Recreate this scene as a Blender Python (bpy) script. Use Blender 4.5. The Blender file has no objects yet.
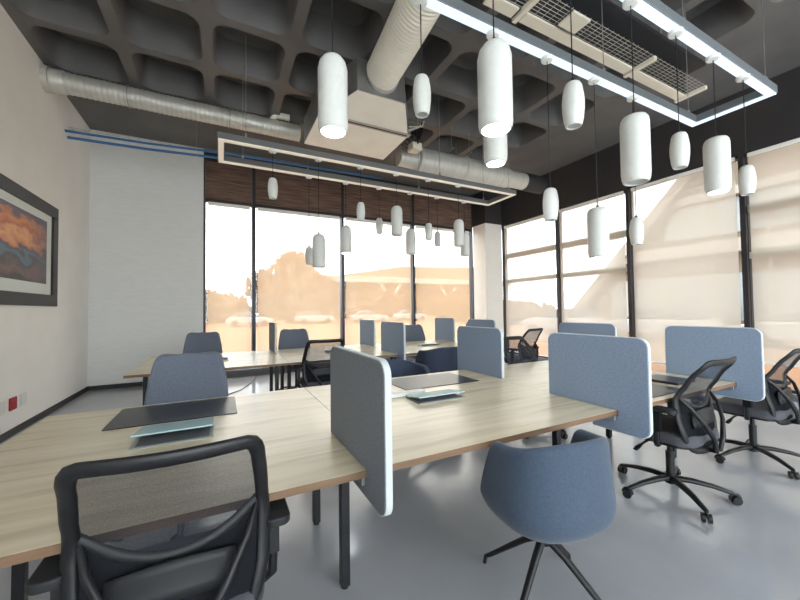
import bpy, bmesh, math, random
from mathutils import Vector, Matrix, Euler
random.seed(7)
PI = math.pi
sc = bpy.context.scene
COL = sc.collection

# ------------------------------------------------------------------ materials
def s2l(c):
    return tuple((x/12.92 if x <= .04045 else ((x+.055)/1.055)**2.4) for x in [v/255 for v in c])
def mat(name, rgb, rough=.6, metal=0., var=0., scale=8., stretch=(1, 1, 1), bump=0., bscale=None, spec=.5, rgb2=None, detail=4., sheen=0.):
    m = bpy.data.materials.new(name); m.use_nodes = True
    nt = m.node_tree; b = nt.nodes['Principled BSDF']
    b.inputs['Roughness'].default_value = rough
    b.inputs['Metallic'].default_value = metal
    b.inputs['Specular IOR Level'].default_value = spec
    if sheen: b.inputs['Sheen Weight'].default_value = sheen
    c = s2l(rgb)
    b.inputs['Base Color'].default_value = (*c, 1)
    tc = nt.nodes.new('ShaderNodeTexCoord'); mp = nt.nodes.new('ShaderNodeMapping')
    mp.inputs['Scale'].default_value = stretch
    nt.links.new(tc.outputs['Object'], mp.inputs['Vector'])
    if var or rgb2:
        n = nt.nodes.new('ShaderNodeTexNoise'); n.inputs['Scale'].default_value = scale; n.inputs['Detail'].default_value = detail
        nt.links.new(mp.outputs[0], n.inputs['Vector'])
        r = nt.nodes.new('ShaderNodeValToRGB')
        r.color_ramp.elements[0].position = .3; r.color_ramp.elements[1].position = .7
        lo = s2l(rgb2) if rgb2 else tuple(x*(1-var) for x in c)
        hi = c if rgb2 else tuple(min(1, x*(1+var)) for x in c)
        r.color_ramp.elements[0].color = (*lo, 1); r.color_ramp.elements[1].color = (*hi, 1)
        nt.links.new(n.outputs['Fac'], r.inputs['Fac']); nt.links.new(r.outputs['Color'], b.inputs['Base Color'])
    if bump:
        n2 = nt.nodes.new('ShaderNodeTexNoise'); n2.inputs['Scale'].default_value = bscale or scale*4; n2.inputs['Detail'].default_value = 3
        nt.links.new(mp.outputs[0], n2.inputs['Vector'])
        bp = nt.nodes.new('ShaderNodeBump'); bp.inputs['Strength'].default_value = bump; bp.inputs['Distance'].default_value = .01
        nt.links.new(n2.outputs['Fac'], bp.inputs['Height']); nt.links.new(bp.outputs['Normal'], b.inputs['Normal'])
    return m
def emit(name, rgb, strength):
    m = mat(name, rgb, .5); b = m.node_tree.nodes['Principled BSDF']
    b.inputs['Emission Color'].default_value = (*s2l(rgb), 1); b.inputs['Emission Strength'].default_value = strength
    return m
def see_through(name, rgb, trans_rgb, f_trans, kind='translucent', rough=.8, pattern=0.):
    """open weave / sheet: a fraction of the light passes straight through, the rest is scattered"""
    m = bpy.data.materials.new(name); m.use_nodes = True; nt = m.node_tree
    out = nt.nodes['Material Output']; nt.nodes.remove(nt.nodes['Principled BSDF'])
    tr = nt.nodes.new('ShaderNodeBsdfTransparent'); tr.inputs['Color'].default_value = (*trans_rgb, 1)
    df = nt.nodes.new('ShaderNodeBsdfDiffuse'); df.inputs['Color'].default_value = (*s2l(rgb), 1)
    body = df
    if kind == 'translucent':
        tl = nt.nodes.new('ShaderNodeBsdfTranslucent'); tl.inputs['Color'].default_value = (*s2l(rgb), 1)
        mx = nt.nodes.new('ShaderNodeMixShader'); mx.inputs[0].default_value = .5
        nt.links.new(df.outputs[0], mx.inputs[1]); nt.links.new(tl.outputs[0], mx.inputs[2]); body = mx
    if kind == 'glossy':
        gl = nt.nodes.new('ShaderNodeBsdfGlossy'); gl.inputs['Roughness'].default_value = rough; body = gl
    ms = nt.nodes.new('ShaderNodeMixShader'); ms.inputs[0].default_value = 1-f_trans
    if pattern:
        tc = nt.nodes.new('ShaderNodeTexCoord'); n = nt.nodes.new('ShaderNodeTexNoise'); n.inputs['Scale'].default_value = 260
        nt.links.new(tc.outputs['Object'], n.inputs['Vector'])
        mr = nt.nodes.new('ShaderNodeMapRange'); mr.inputs['From Min'].default_value = .3; mr.inputs['From Max'].default_value = .7
        mr.inputs['To Min'].default_value = 1-f_trans-pattern; mr.inputs['To Max'].default_value = 1-f_trans+pattern
        nt.links.new(n.outputs['Fac'], mr.inputs['Value']); nt.links.new(mr.outputs[0], ms.inputs[0])
    nt.links.new(tr.outputs[0], ms.inputs[1]); nt.links.new(body.outputs[0], ms.inputs[2])
    nt.links.new(ms.outputs[0], out.inputs['Surface'])
    return m

M = {}
M['wall_w'] = mat('warm white wall paint', (241, 239, 234), .75, var=.02, scale=3, bump=.05, bscale=120)
M['wall_g'] = mat('pale grey textured wallpaper', (232, 232, 229), .8, var=.03, scale=5, stretch=(1, 1, 6), bump=.15, bscale=60)
M['ceil'] = mat('charcoal painted concrete', (98, 96, 95), .62, var=.12, scale=2.2, bump=.12, bscale=25)
M['black'] = mat('matt black bulkhead paint', (46, 43, 43), .7, var=.08, scale=3)
M['skirt'] = mat('black skirting', (38, 38, 40), .5, var=.05)
M['alu_dark'] = mat('dark bronze aluminium', (56, 52, 54), .4, .3, var=.06, scale=6)
M['alu_mid'] = mat('pale aluminium transom', (205, 198, 185), .5, .1, var=.04)
M['sill'] = mat('grey concrete sill', (118, 118, 122), .7, var=.08, scale=5)
M['column'] = mat('white plaster column', (236, 232, 226), .75, var=.02, scale=4)
M['white_plastic'] = mat('white plastic', (226, 226, 222), .4, var=.02)
M['red_plastic'] = mat('red plastic socket', (165, 32, 45), .45, var=.05)
M['lamp'] = mat('white textured lamp shell', (214, 214, 209), .42, var=.03, scale=40, bump=.12, bscale=160)
M['lamp_off'] = mat('unlit lamp lens', (176, 180, 180), .35, var=.03)
M['lamp_on'] = emit('glowing lamp lens', (240, 248, 255), 30.0)
M['cord'] = mat('black cord', (20, 20, 22), .6, var=.05)
M['frame_alu'] = mat('grey anodised profile', (128, 134, 138), .45, .35, var=.04, scale=5)
M['frame_alu2'] = mat('dark grey anodised profile', (112, 112, 112), .5, .3, var=.04, scale=5)
M['led_on'] = emit('lit opal diffuser', (212, 232, 250), .36)
M['led_dim'] = emit('opal diffuser dim', (232, 222, 205), .14)
M['galv'] = mat('galvanised spiral duct', (206, 204, 196), .42, .35, var=.07, scale=3, stretch=(9, 1, 1), bump=.05, bscale=30)
M['galv_dark'] = mat('galvanised steel box', (150, 150, 148), .4, .7, var=.12, scale=4)
M['flex'] = mat('white ribbed flexible duct', (240, 234, 220), .55, var=.05, scale=6)
M['ply'] = mat('cream insulated panel', (253, 248, 238), .6, var=.05, scale=3)
M['slot'] = mat('dark vent slot', (40, 40, 42), .6, var=.05)
M['blue_pipe'] = mat('blue insulated pipe', (58, 112, 168), .45, var=.08, scale=6)
M['steel'] = mat('zinc hanger', (160, 160, 158), .4, .7, var=.05)
M['cream'] = mat('cream flange', (226, 218, 200), .55, var=.03)
M['mesh_wire'] = mat('zinc wire grid', (190, 186, 176), .45, .4, var=.05)
M['brown_blind'] = mat('brown woven blind', (150, 126, 112), .8, rgb2=(90, 72, 64), scale=3, stretch=(.6, 1, 14), detail=5)
def backlit(m, f):
    nt = m.node_tree; b = nt.nodes['Principled BSDF']; out = nt.nodes['Material Output']
    tl = nt.nodes.new('ShaderNodeBsdfTranslucent'); mx = nt.nodes.new('ShaderNodeMixShader'); mx.inputs[0].default_value = f
    nt.links.new(b.inputs['Base Color'].links[0].from_socket, tl.inputs['Color'])
    nt.links.new(b.outputs[0], mx.inputs[1]); nt.links.new(tl.outputs[0], mx.inputs[2]); nt.links.new(mx.outputs[0], out.inputs['Surface'])
backlit(M['brown_blind'], .42)
M['black_frame'] = mat('black picture frame', (28, 25, 25), .4, var=.06)
M['mat_board'] = mat('white mat board', (226, 230, 226), .8, var=.015)
M['leg'] = mat('black powder coated steel', (30, 30, 33), .45, .2, var=.06)
M['plastic'] = mat('black nylon plastic', (24, 24, 27), .42, var=.08, scale=14)
M['plastic_soft'] = mat('black soft back shell', (32, 33, 36), .55, var=.08, scale=30)
M['rubber'] = mat('black caster rubber', (26, 26, 28), .5, var=.05)
M['seat_grey'] = mat('charcoal seat fabric', (82, 82, 88), .85, var=.12, scale=120, bump=.1, bscale=260)
M['chrome'] = mat('chrome', (200, 202, 205), .15, 1., var=.02)
M['mesh'] = see_through('black mesh back', (58, 60, 66), (.9, .9, .92), .43, 'diffuse', pattern=.08)
M['mesh_low'] = see_through('dense black mesh', (36, 37, 41), (.9, .9, .92), .02, 'diffuse', pattern=.02)
M['blue_fab'] = mat('steel blue tub fabric', (72, 87, 106), .9, rgb2=(64, 78, 96), scale=90, bump=.12, bscale=220, sheen=.2)
M['navy_fab'] = mat('navy tub fabric', (62, 72, 92), .9, rgb2=(52, 62, 82), scale=90, bump=.1, bscale=220)
M['grey_fab'] = mat('blue grey chair fabric', (112, 120, 134), .9, rgb2=(98, 106, 120), scale=110, bump=.12, bscale=240, sheen=.15)
M['screen_fab'] = mat('denim blue screen fabric', (144, 159, 181), .9, rgb2=(126, 141, 163), scale=60, stretch=(1, 1, 2.2), bump=.12, bscale=220)
M['screen_grey'] = mat('grey blue screen fabric', (134, 138, 146), .9, rgb2=(116, 120, 128), scale=60, stretch=(1, 1, 2.2), bump=.12, bscale=220)
M['screen_edge'] = mat('pale grey screen edging', (206, 212, 212), .7, var=.02)
M['edge'] = mat('brown edge banding', (128, 100, 76), .55, var=.12, scale=10, stretch=(.3, 1, 6))
M['leather'] = mat('black leather desk pad', (46, 46, 52), .33, var=.08, scale=60, bump=.06, bscale=300)
M['teal'] = mat('pale aqua glass lid', (176, 206, 208), .2, var=.03)
M['alu'] = mat('brushed aluminium', (168, 172, 172), .32, .7, var=.06, scale=8)
M['glass'] = see_through('window glass', (255, 255, 255), (.97, .985, .98), .95, 'glossy', .02)
M['shade_b'] = see_through('sunscreen fabric warm', (236, 208, 178), (1., .985, .955), .65, 'translucent')
M['shade_r'] = see_through('sunscreen fabric beige', (240, 232, 222), (.98, .965, .94), .50, 'translucent')
M['shade_head'] = mat('white shade headrail', (240, 238, 232), .6, var=.02)

def floor_mat():
    m = mat('polished grey screed', (182, 184, 190), .17, rgb2=(162, 164, 170), scale=.9, detail=6, bump=.02, bscale=14, spec=.95)
    return m
M['floor'] = floor_mat()
def wood():
    m = bpy.data.materials.new('light oak laminate'); m.use_nodes = True; nt = m.node_tree; b = nt.nodes['Principled BSDF']
    b.inputs['Roughness'].default_value = .27; b.inputs['Specular IOR Level'].default_value = .95
    tc = nt.nodes.new('ShaderNodeTexCoord'); mp = nt.nodes.new('ShaderNodeMapping'); mp.inputs['Scale'].default_value = (.5, 5, 5)
    nt.links.new(tc.outputs['Object'], mp.inputs[0])
    n = nt.nodes.new('ShaderNodeTexNoise'); n.inputs['Scale'].default_value = 2.2; n.inputs['Detail'].default_value = 8; n.inputs['Distortion'].default_value = .6
    nt.links.new(mp.outputs[0], n.inputs['Vector'])
    r = nt.nodes.new('ShaderNodeValToRGB'); e = r.color_ramp.elements
    e[0].position = .28; e[0].color = (*s2l((190, 174, 148)), 1); e[1].position = .72; e[1].color = (*s2l((232, 220, 194)), 1)
    k = e.new(.45); k.color = (*s2l((221, 206, 176)), 1)
    nt.links.new(n.outputs['Fac'], r.inputs[0]); nt.links.new(r.outputs[0], b.inputs['Base Color'])
    return m
M['wood'] = wood()
def picture_mat():
    m = bpy.data.materials.new('sunset rocks print'); m.use_nodes = True; nt = m.node_tree; b = nt.nodes['Principled BSDF']
    b.inputs['Roughness'].default_value = .35
    tc = nt.nodes.new('ShaderNodeTexCoord'); sp = nt.nodes.new('ShaderNodeSeparateXYZ'); nt.links.new(tc.outputs['Generated'], sp.inputs[0])
    n = nt.nodes.new('ShaderNodeTexNoise'); n.inputs['Scale'].default_value = 3.2; n.inputs['Detail'].default_value = 7
    mp = nt.nodes.new('ShaderNodeMapping'); mp.inputs['Scale'].default_value = (1, 1, 2.2); nt.links.new(tc.outputs['Object'], mp.inputs[0]); nt.links.new(mp.outputs[0], n.inputs['Vector'])
    a = nt.nodes.new('ShaderNodeMath'); a.operation = 'MULTIPLY_ADD'; a.inputs[1].default_value = .55; a.inputs[2].default_value = -.27
    nt.links.new(n.outputs['Fac'], a.inputs[0])
    ad = nt.nodes.new('ShaderNodeMath'); ad.operation = 'ADD'; nt.links.new(sp.outputs['Z'], ad.inputs[0]); nt.links.new(a.outputs[0], ad.inputs[1])
    r = nt.nodes.new('ShaderNodeValToRGB'); cr = r.color_ramp
    stops = [(0, (62, 46, 48)), (.16, (120, 92, 86)), (.28, (66, 62, 70)), (.36, (92, 120, 138)), (.46, (70, 66, 76)), (.52, (214, 128, 84)), (.62, (236, 170, 110)), (.72, (190, 96, 60)), (.82, (224, 140, 70)), (.92, (110, 84, 100)), (1, (84, 80, 108))]
    cr.elements[0].position = 0; cr.elements[0].color = (*s2l(stops[0][1]), 1); cr.elements[1].position = 1; cr.elements[1].color = (*s2l(stops[-1][1]), 1)
    for p, c in stops[1:-1]:
        el = cr.elements.new(p); el.color = (*s2l(c), 1)
    nt.links.new(ad.outputs[0], r.inputs[0])
    # dusk purple towards the room corner side of the print
    mr = nt.nodes.new('ShaderNodeMapRange'); mr.inputs['From Min'].default_value = .62; mr.inputs['From Max'].default_value = 1.0
    nt.links.new(sp.outputs['Y'], mr.inputs['Value'])
    mx = nt.nodes.new('ShaderNodeMixRGB'); mx.inputs[2].default_value = (*s2l((88, 76, 92)), 1)
    ml = nt.nodes.new('ShaderNodeMath'); ml.operation = 'MULTIPLY'; ml.inputs[1].default_value = .75
    nt.links.new(mr.outputs[0], ml.inputs[0]); nt.links.new(ml.outputs[0], mx.inputs[0]); nt.links.new(r.outputs[0], mx.inputs[1])
    nt.links.new(mx.outputs[0], b.inputs['Base Color'])
    return m
M['print'] = picture_mat()
# outdoors; paving and greenery have warm base colours of their own
M['ground'] = mat('warm tan paving', (112, 78, 50), .9, var=.1, scale=.3)
M['leaf'] = mat('tan olive foliage', (106, 62, 28), .9, rgb2=(60, 38, 18), scale=1.2)
M['hedge'] = mat('warm yellow green hedge', (112, 76, 32), .9, rgb2=(76, 52, 22), scale=1.2)
M['trunk'] = mat('tree trunk', (110, 82, 60), .9, var=.1)
M['car_w'] = mat('white car paint', (140, 140, 142), .3, var=.02)
M['car_s'] = mat('silver car paint', (200, 204, 210), .3, .3, var=.02)
M['car_g'] = mat('car glass', (70, 80, 90), .1, var=.03)
M['b_white'] = mat('white rendered facade', (140, 132, 124), .8, var=.03, scale=.5)
M['b_tan'] = mat('tan facade', (106, 70, 42), .8, var=.06, scale=.5)
M['b_beige'] = mat('beige facade', (102, 88, 70), .8, var=.04, scale=.5)
M['b_glass'] = mat('facade glass', (118, 122, 122), .12, .0, var=.05, scale=.6)
M['b_mull'] = mat('facade mullion', (150, 142, 130), .5, var=.03)

# ------------------------------------------------------------------ mesh helper
class MB:
    def __init__(s): s.bm = bmesh.new()
    def _add(s, verts, faces, mtx=None):
        vs = [s.bm.verts.new(mtx @ Vector(v) if mtx else v) for v in verts]
        for f in faces:
            try: s.bm.faces.new([vs[i] for i in f])
            except ValueError: pass
        return s
    def box(s, lo, hi, mtx=None):
        x0, y0, z0 = lo; x1, y1, z1 = hi
        v = [(x0, y0, z0), (x1, y0, z0), (x1, y1, z0), (x0, y1, z0), (x0, y0, z1), (x1, y0, z1), (x1, y1, z1), (x0, y1, z1)]
        return s._add(v, [(3, 2, 1, 0), (4, 5, 6, 7), (0, 1, 5, 4), (1, 2, 6, 5), (2, 3, 7, 6), (3, 0, 4, 7)], mtx)
    def tube(s, pts, r, seg=10, closed=False, cap=True, flat=1.0):
        pts = [Vector(p) for p in pts]; n = len(pts); rings = []
        rr = r if isinstance(r, (list, tuple)) else [r]*n
        up = None
        for i, p in enumerate(pts):
            a = pts[(i-1) % n] if (closed or i > 0) else p; b = pts[(i+1) % n] if (closed or i < n-1) else p
            t = (b-a).normalized()
            if up is None:
                up = Vector((0, 0, 1)) if abs(t.z) < .9 else Vector((1, 0, 0))
            u = t.cross(up)
            if u.length < 1e-5: u = t.cross(Vector((0, 1, .1)))
            u.normalize(); w = u.cross(t).normalized(); up = w
            rings.append([s.bm.verts.new(p + u*math.cos(2*PI*k/seg)*rr[i] + w*math.sin(2*PI*k/seg)*rr[i]*flat) for k in range(seg)])
        for i in range(n if closed else n-1):
            A, B = rings[i], rings[(i+1) % n]
            for k in range(seg): s.bm.faces.new((A[k], A[(k+1) % seg], B[(k+1) % seg], B[k]))
        if cap and not closed:
            s.bm.faces.new(rings[0][::-1]); s.bm.faces.new(rings[-1])
        return s
    def cyl(s, p0, p1, r, r1=None, seg=16):
        return s.tube([p0, p1], [r, r if r1 is None else r1], seg)
    def lathe(s, prof, seg=24, c=(0, 0, 0)):
        rings = []
        for r, z in prof:
            if r < 1e-5: rings.append([s.bm.verts.new((c[0], c[1], c[2]+z))])
            else: rings.append([s.bm.verts.new((c[0]+r*math.cos(2*PI*k/seg), c[1]+r*math.sin(2*PI*k/seg), c[2]+z)) for k in range(seg)])
        for A, B in zip(rings, rings[1:]):
            for k in range(seg):
                a, b = A[k % len(A)], A[(k+1) % len(A)]; c2, d = B[(k+1) % len(B)], B[k % len(B)]
                f = [a]
                for v in (b, c2, d):
                    if v not in f: f.append(v)
                if len(f) > 2:
                    try: s.bm.faces.new(f)
                    except ValueError: pass
        return s
    def prism(s, poly, t0, t1, axis='x', mtx=None):
        def P(a, b, t): return {'x': (t, a, b), 'y': (a, t, b), 'z': (a, b, t)}[axis]
        n = len(poly)
        v = [P(a, b, t0) for a, b in poly]+[P(a, b, t1) for a, b in poly]
        return s._add(v, [tuple(range(n))[::-1], tuple(range(n, 2*n))]+[(i, (i+1) % n, n+(i+1) % n, n+i) for i in range(n)], mtx)
    def grid(s, rows, closed_u=False):
        V = [[s.bm.verts.new(p) for p in r] for r in rows]
        for A, B in zip(V, V[1:]):
            m = len(A)
            for k in range(m if closed_u else m-1):
                try: s.bm.faces.new((A[k], A[(k+1) % m], B[(k+1) % m], B[k]))
                except ValueError: pass
        return V
    def build(s, name, m, parent=None, bevel=0., seg=2, smooth=None, solid=0., sub=0, offset=0.):
        bm = s.bm
        bmesh.ops.recalc_face_normals(bm, faces=bm.faces)
        if smooth:
            a = math.radians(smooth)
            for f in bm.faces: f.smooth = True
            for e in bm.edges:
                if len(e.link_faces) == 2: e.smooth = e.calc_face_angle(0) < a
        me = bpy.data.meshes.new(name); bm.to_mesh(me); bm.free()
        me.materials.append(m)
        o = bpy.data.objects.new(name, me); COL.objects.link(o)
        if parent: o.parent = parent
        if solid:
            md = o.modifiers.new('solid', 'SOLIDIFY'); md.thickness = solid; md.offset = offset
        if bevel:
            md = o.modifiers.new('bevel', 'BEVEL'); md.width = bevel; md.segments = seg; md.limit_method = 'ANGLE'; md.angle_limit = math.radians(40)
            for p in me.polygons: p.use_smooth = True
            md.harden_normals = True
        if sub:
            md = o.modifiers.new('sub', 'SUBSURF'); md.levels = sub; md.render_levels = sub
            for p in me.polygons: p.use_smooth = True
        return o
def tag(o, label, cat, group=None):
    o['label'] = label; o['category'] = cat
    if group: o['group'] = group
    return o
def thing(name, loc, label, cat, group=None, rz=0.):
    o = bpy.data.objects.new(name, None); COL.objects.link(o); o.empty_display_size = .1
    o.location = loc; o.rotation_euler = (0, 0, rz)
    return tag(o, label, cat, group)
def struct(o): o['kind'] = 'structure'; return o
def copy_tree(o, parent=None):
    c = o.copy(); COL.objects.link(c); c.parent = parent
    for ch in list(o.children): copy_tree(ch, c)
    return c
def place(proto, state, loc, rz, label, group=None, swap=None):
    o = proto if not state.get(proto.name) else copy_tree(proto)
    state[proto.name] = True
    o.location = loc; o.rotation_euler = (0, 0, rz); o['label'] = label
    if group: o['group'] = group
    return o
def rrect(x0, y0, x1, y1, r, n=5):
    pts = []
    rs = r if isinstance(r, (list, tuple)) else [r]*4
    for (cx, cy, a0, q) in ((x0+rs[0], y0+rs[0], PI, rs[0]), (x1-rs[1], y0+rs[1], 1.5*PI, rs[1]), (x1-rs[2], y1-rs[2], 0, rs[2]), (x0+rs[3], y1-rs[3], .5*PI, rs[3])):
        if q < 1e-4: pts.append((cx, cy)); continue
        for i in range(n+1):
            a = a0+.5*PI*i/n; pts.append((cx+q*math.cos(a), cy+q*math.sin(a)))
    return pts

XL, XR, YB, YF, ZC = -2.08, 7.10, 7.965, -2.6, 4.64
# ------------------------------------------------------------------ room shell
struct(MB().box((XL-.2, YF-.2, -.1), (XR+.3, YB+.3, 0)).build('floor', M['floor']))
# coffered ceiling
mb = MB(); bm = mb.bm
P = .945; ox = -2.045; oy = .54
xi = [ox+P*i for i in range(0, 9)]; yj = [oy+P*j for j in range(-2, 7)]
def quad(a, b, c, d): bm.faces.new([bm.verts.new(p) for p in (a, b, c, d)])
X1, Y0c, Y1c = xi[-1], yj[0], yj[-1]
for (a, b, c, d) in ((XL-.2, Y1c, XR+.3, YB+.3), (XL-.2, YF-.2, XR+.3, Y0c), (XL-.2, Y0c, ox, Y1c), (X1, Y0c, XR+.3, Y1c)):
    quad((a, b, ZC), (c, b, ZC), (c, d, ZC), (a, d, ZC))
for i in range(len(xi)-1):
    for j in range(len(yj)-1):
        x0, x1, y0, y1 = xi[i], xi[i+1], yj[j], yj[j+1]; n = 6
        g = .062
        inner = rrect(x0+g, y0+g, x1-g, y1-g, .17, n)
        outer = []
        cx, cy = (x0+x1)/2, (y0+y1)/2
        for (px, py) in inner:
            dx, dy = px-cx, py-cy; k = (P/2)/max(abs(dx), abs(dy)); outer.append((cx+dx*k, cy+dy*k))
        # make sure true corners are met
        for q in range(4):
            outer[q*(n+1)+n//2] = [(x0, y0), (x1, y0), (x1, y1), (x0, y1)][q]
        r0 = [bm.verts.new((*p, ZC)) for p in outer]; r1 = [bm.verts.new((*p, ZC)) for p in inner]
        mid = rrect(x0+g+.012, y0+g+.012, x1-g-.012, y1-g-.012, .165, n)
        r1b = [bm.verts.new((*p, ZC+.02)) for p in mid]
        r2 = [bm.verts.new((*p, ZC+.42)) for p in rrect(x0+.10, y0+.10, x1-.10, y1-.10, .16, n)]
        r3 = [bm.verts.new((*p, ZC+.46)) for p in rrect(x0+.15, y0+.15, x1-.15, y1-.16, .14, n)]
        for A, B in ((r0, r1), (r1, r1b), (r1b, r2), (r2, r3)):
            m_ = len(A)
            for k in range(m_): bm.faces.new((A[k], A[(k+1) % m_], B[(k+1) % m_], B[k]))
        bm.faces.new(r3)
        # slab above closes the coffer
mb.box((XL-.2, YF-.2, ZC+.5), (XR+.3, YB+.3, ZC+.6))
bmesh.ops.remove_doubles(bm, verts=bm.verts, dist=.0005)
struct(mb.build('ceiling', M['ceil'], smooth=35))
struct(MB().box((XL-.2, YF-.2, 0), (XL, YB+.3, ZC+.55)).build('wall_left', M['wall_w']))
mb = MB(); mb.box((XL-.2, YF-.2, 0), (XR+.3, YF, .12)); mb.box((XL-.2, YF-.2, 3.9), (XR+.3, YF, ZC+.55)); mb.box((XL-.2, YF-.2, .12), (-1.2, YF, 3.9)); mb.box((6.9, YF-.2, .12), (XR+.3, YF, 3.9))
struct(mb.build('wall_front', M['wall_w']))
WX0 = -.315
struct(MB().box((XL, YB, 0), (WX0, YB+.3, ZC)).build('wall_back', M['wall_g']))
# dark bulkheads above the glazing and low sills
struct(MB().box((WX0, YB-.0, 4.42), (XR+.3, YB+.3, ZC)).build('trim_1', M['black']))
struct(MB().box((XR, YF, 3.67), (XR+.3, YB, ZC)).build('trim_2', M['black']))
struct(MB().box((WX0, YB, 0), (6.45, YB+.3, .15)).build('trim_3', M['sill']))
struct(MB().box((XR, YF, 0), (XR+.3, YB, .10)).build('trim_4', M['sill']))
struct(MB().box((XL, YF, 0), (XL+.02, YB, .075)).build('baseboard_left', M['skirt'], bevel=.003))
struct(MB().box((XL+.02, YB-.02, 0), (WX0, YB, .075)).build('baseboard_back', M['skirt'], bevel=.003))
struct(MB().box((6.50, 7.42, 0), (XR, YB, 3.72)).build('wall_column', M['column'], bevel=.01))
struct(MB().box((6.50, 7.42, 3.72), (XR, YB, ZC)).build('trim_5', M['black']))

# ------------------------------------------------------------------ windows
def window(n, axis, a0, a1, z0, z1, trans=()):
    """a0..a1 along the wall; frame ring + pane; axis 'x': back wall, 'y': right wall"""
    d0, d1 = (YB+.06, YB+.16) if axis == 'x' else (XR+.06, XR+.16)
    def bx(m_, u0, u1, w0, w1, e0=d0, e1=d1):
        m_.box((u0, e0, w0), (u1, e1, w1)) if axis == 'x' else m_.box((e0, u0, w0), (e1, u1, w1))
    t = .04
    f = MB(); bx(f, a0, a0+t, z0, z1); bx(f, a1-t, a1, z0, z1); bx(f, a0+t, a1-t, z0, z0+t); bx(f, a0+t, a1-t, z1-t, z1)
    fr = struct(f.build('window_%d' % n, M['alu_dark']))
    g = MB(); bx(g, a0+t, a1-t, z0+t, z1-t, d0+.045, d0+.053); g.build('pane', M['glass'], fr)
    for (w0, w1, mm) in trans:
        q = MB(); bx(q, a0+t, a1-t, w0, w1, d0-.005, d1+.005); q.build('transom', mm, fr)
    # inner mullion cover on the near side of the frame
    c = MB(); e0 = d0-.06
    bx(c, a0, a0+.032, z0, z1, e0, d0); bx(c, a1-.032, a1, z0, z1, e0, d0); c.build('mullion_cover', M['alu_dark'], fr)
    return fr
BM = [WX0, .62, 2.585, 4.52, 6.50]
for i in range(4):
    window(i+1, 'x', BM[i], BM[i+1], .15, 4.42, [(3.60, 3.67, M['alu_dark'])])
RM = [7.42, 5.62, 3.99, 2.30, .62, -1.06, -2.6]
tr = (2.75, 2.88, M['alu_mid']), (2.06, 2.16, M['alu_mid'])
for i in range(6):
    window(5+i, 'y', RM[i+1], RM[i], .10, 3.67, tr if i in (0, 1, 3, 5) else ())
# unseen glazing added behind the camera to let in sky as frontal fill
FM = [-1.2, .825, 2.85, 4.875, 6.9]
for i in range(4):
    fill_frame = MB(); a0, a1 = FM[i], FM[i+1]; d0, d1 = YF-.14, YF-.06
    fill_frame.box((a0, d0, .12), (a0+.05, d1, 3.9)); fill_frame.box((a1-.05, d0, .12), (a1, d1, 3.9)); fill_frame.box((a0+.05, d0, .12), (a1-.05, d1, .17)); fill_frame.box((a0+.05, d0, 3.85), (a1-.05, d1, 3.9))
    fr = struct(fill_frame.build('window_%d' % (11+i), M['alu_dark']))  # added fill glazing, numbered on after the room's own windows
    MB().box((a0+.05, d0+.035, .17), (a1-.05, d0+.043, 3.85)).build('pane', M['glass'], fr)
# roller shades
pos_b = ['leftmost back window bay', 'second back window bay from left',
         'third back window bay from left', 'back window bay beside the column']
for i in range(4):
    a0, a1 = BM[i]+.075, BM[i+1]-.075
    if i == 3: a1 -= .06
    t = thing('roller_shade', ((a0+a1)/2, YB+.025, 0), 'see-through white sunscreen roller shade in the '+pos_b[i], 'roller shade', 'sunscreen shades on the back windows')
    h = (a1-a0)/2
    MB().box((-h, -.0015, .2), (h, .0015, 3.56)).build('fabric', M['shade_b'], t)
    MB().box((-h, -.02, 3.52), (h, .02, 3.585)).build('headrail', M['shade_head'], t, bevel=.005)
    MB().box((-h, -.008, .18), (h, .008, .21)).build('bottom_bar', M['shade_head'], t, bevel=.003)
    o = MB().box((BM[i]+.034, YB+.01, 3.655), (BM[i+1]-.034, YB+.03, 4.419)).build('woven_blind', M['brown_blind'])
    tag(o, 'short brown streaked blind topping the '+pos_b[i], 'blind', 'brown blinds above the back windows')
pos_r = ['beside the white column', 'second from the white column', 'third from the white column',
         'at the right photo edge', 'just beyond the right photo edge', 'in the corner behind the camera']
bot = [.52, .36, .32, .50, .4, .4]
for i in range(6):
    a0, a1 = RM[i+1]+.075, RM[i]-.075
    t = thing('roller_shade', (XR+.025, (a0+a1)/2, 0), 'beige sunscreen roller shade on the right windows, '+pos_r[i], 'roller shade', 'beige shades on the right windows')
    h = (a1-a0)/2
    MB().box((-.0015, -h, bot[i]), (.0015, h, 3.6)).build('fabric', M['shade_r'], t)
    MB().box((-.02, -h, 3.60), (.02, h, 3.66)).build('headrail', M['shade_head'], t, bevel=.005)
    MB().box((-.008, -h, bot[i]-.025), (.008, h, bot[i]+.005)).build('bottom_bar', M['shade_head'], t, bevel=.003)

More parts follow.
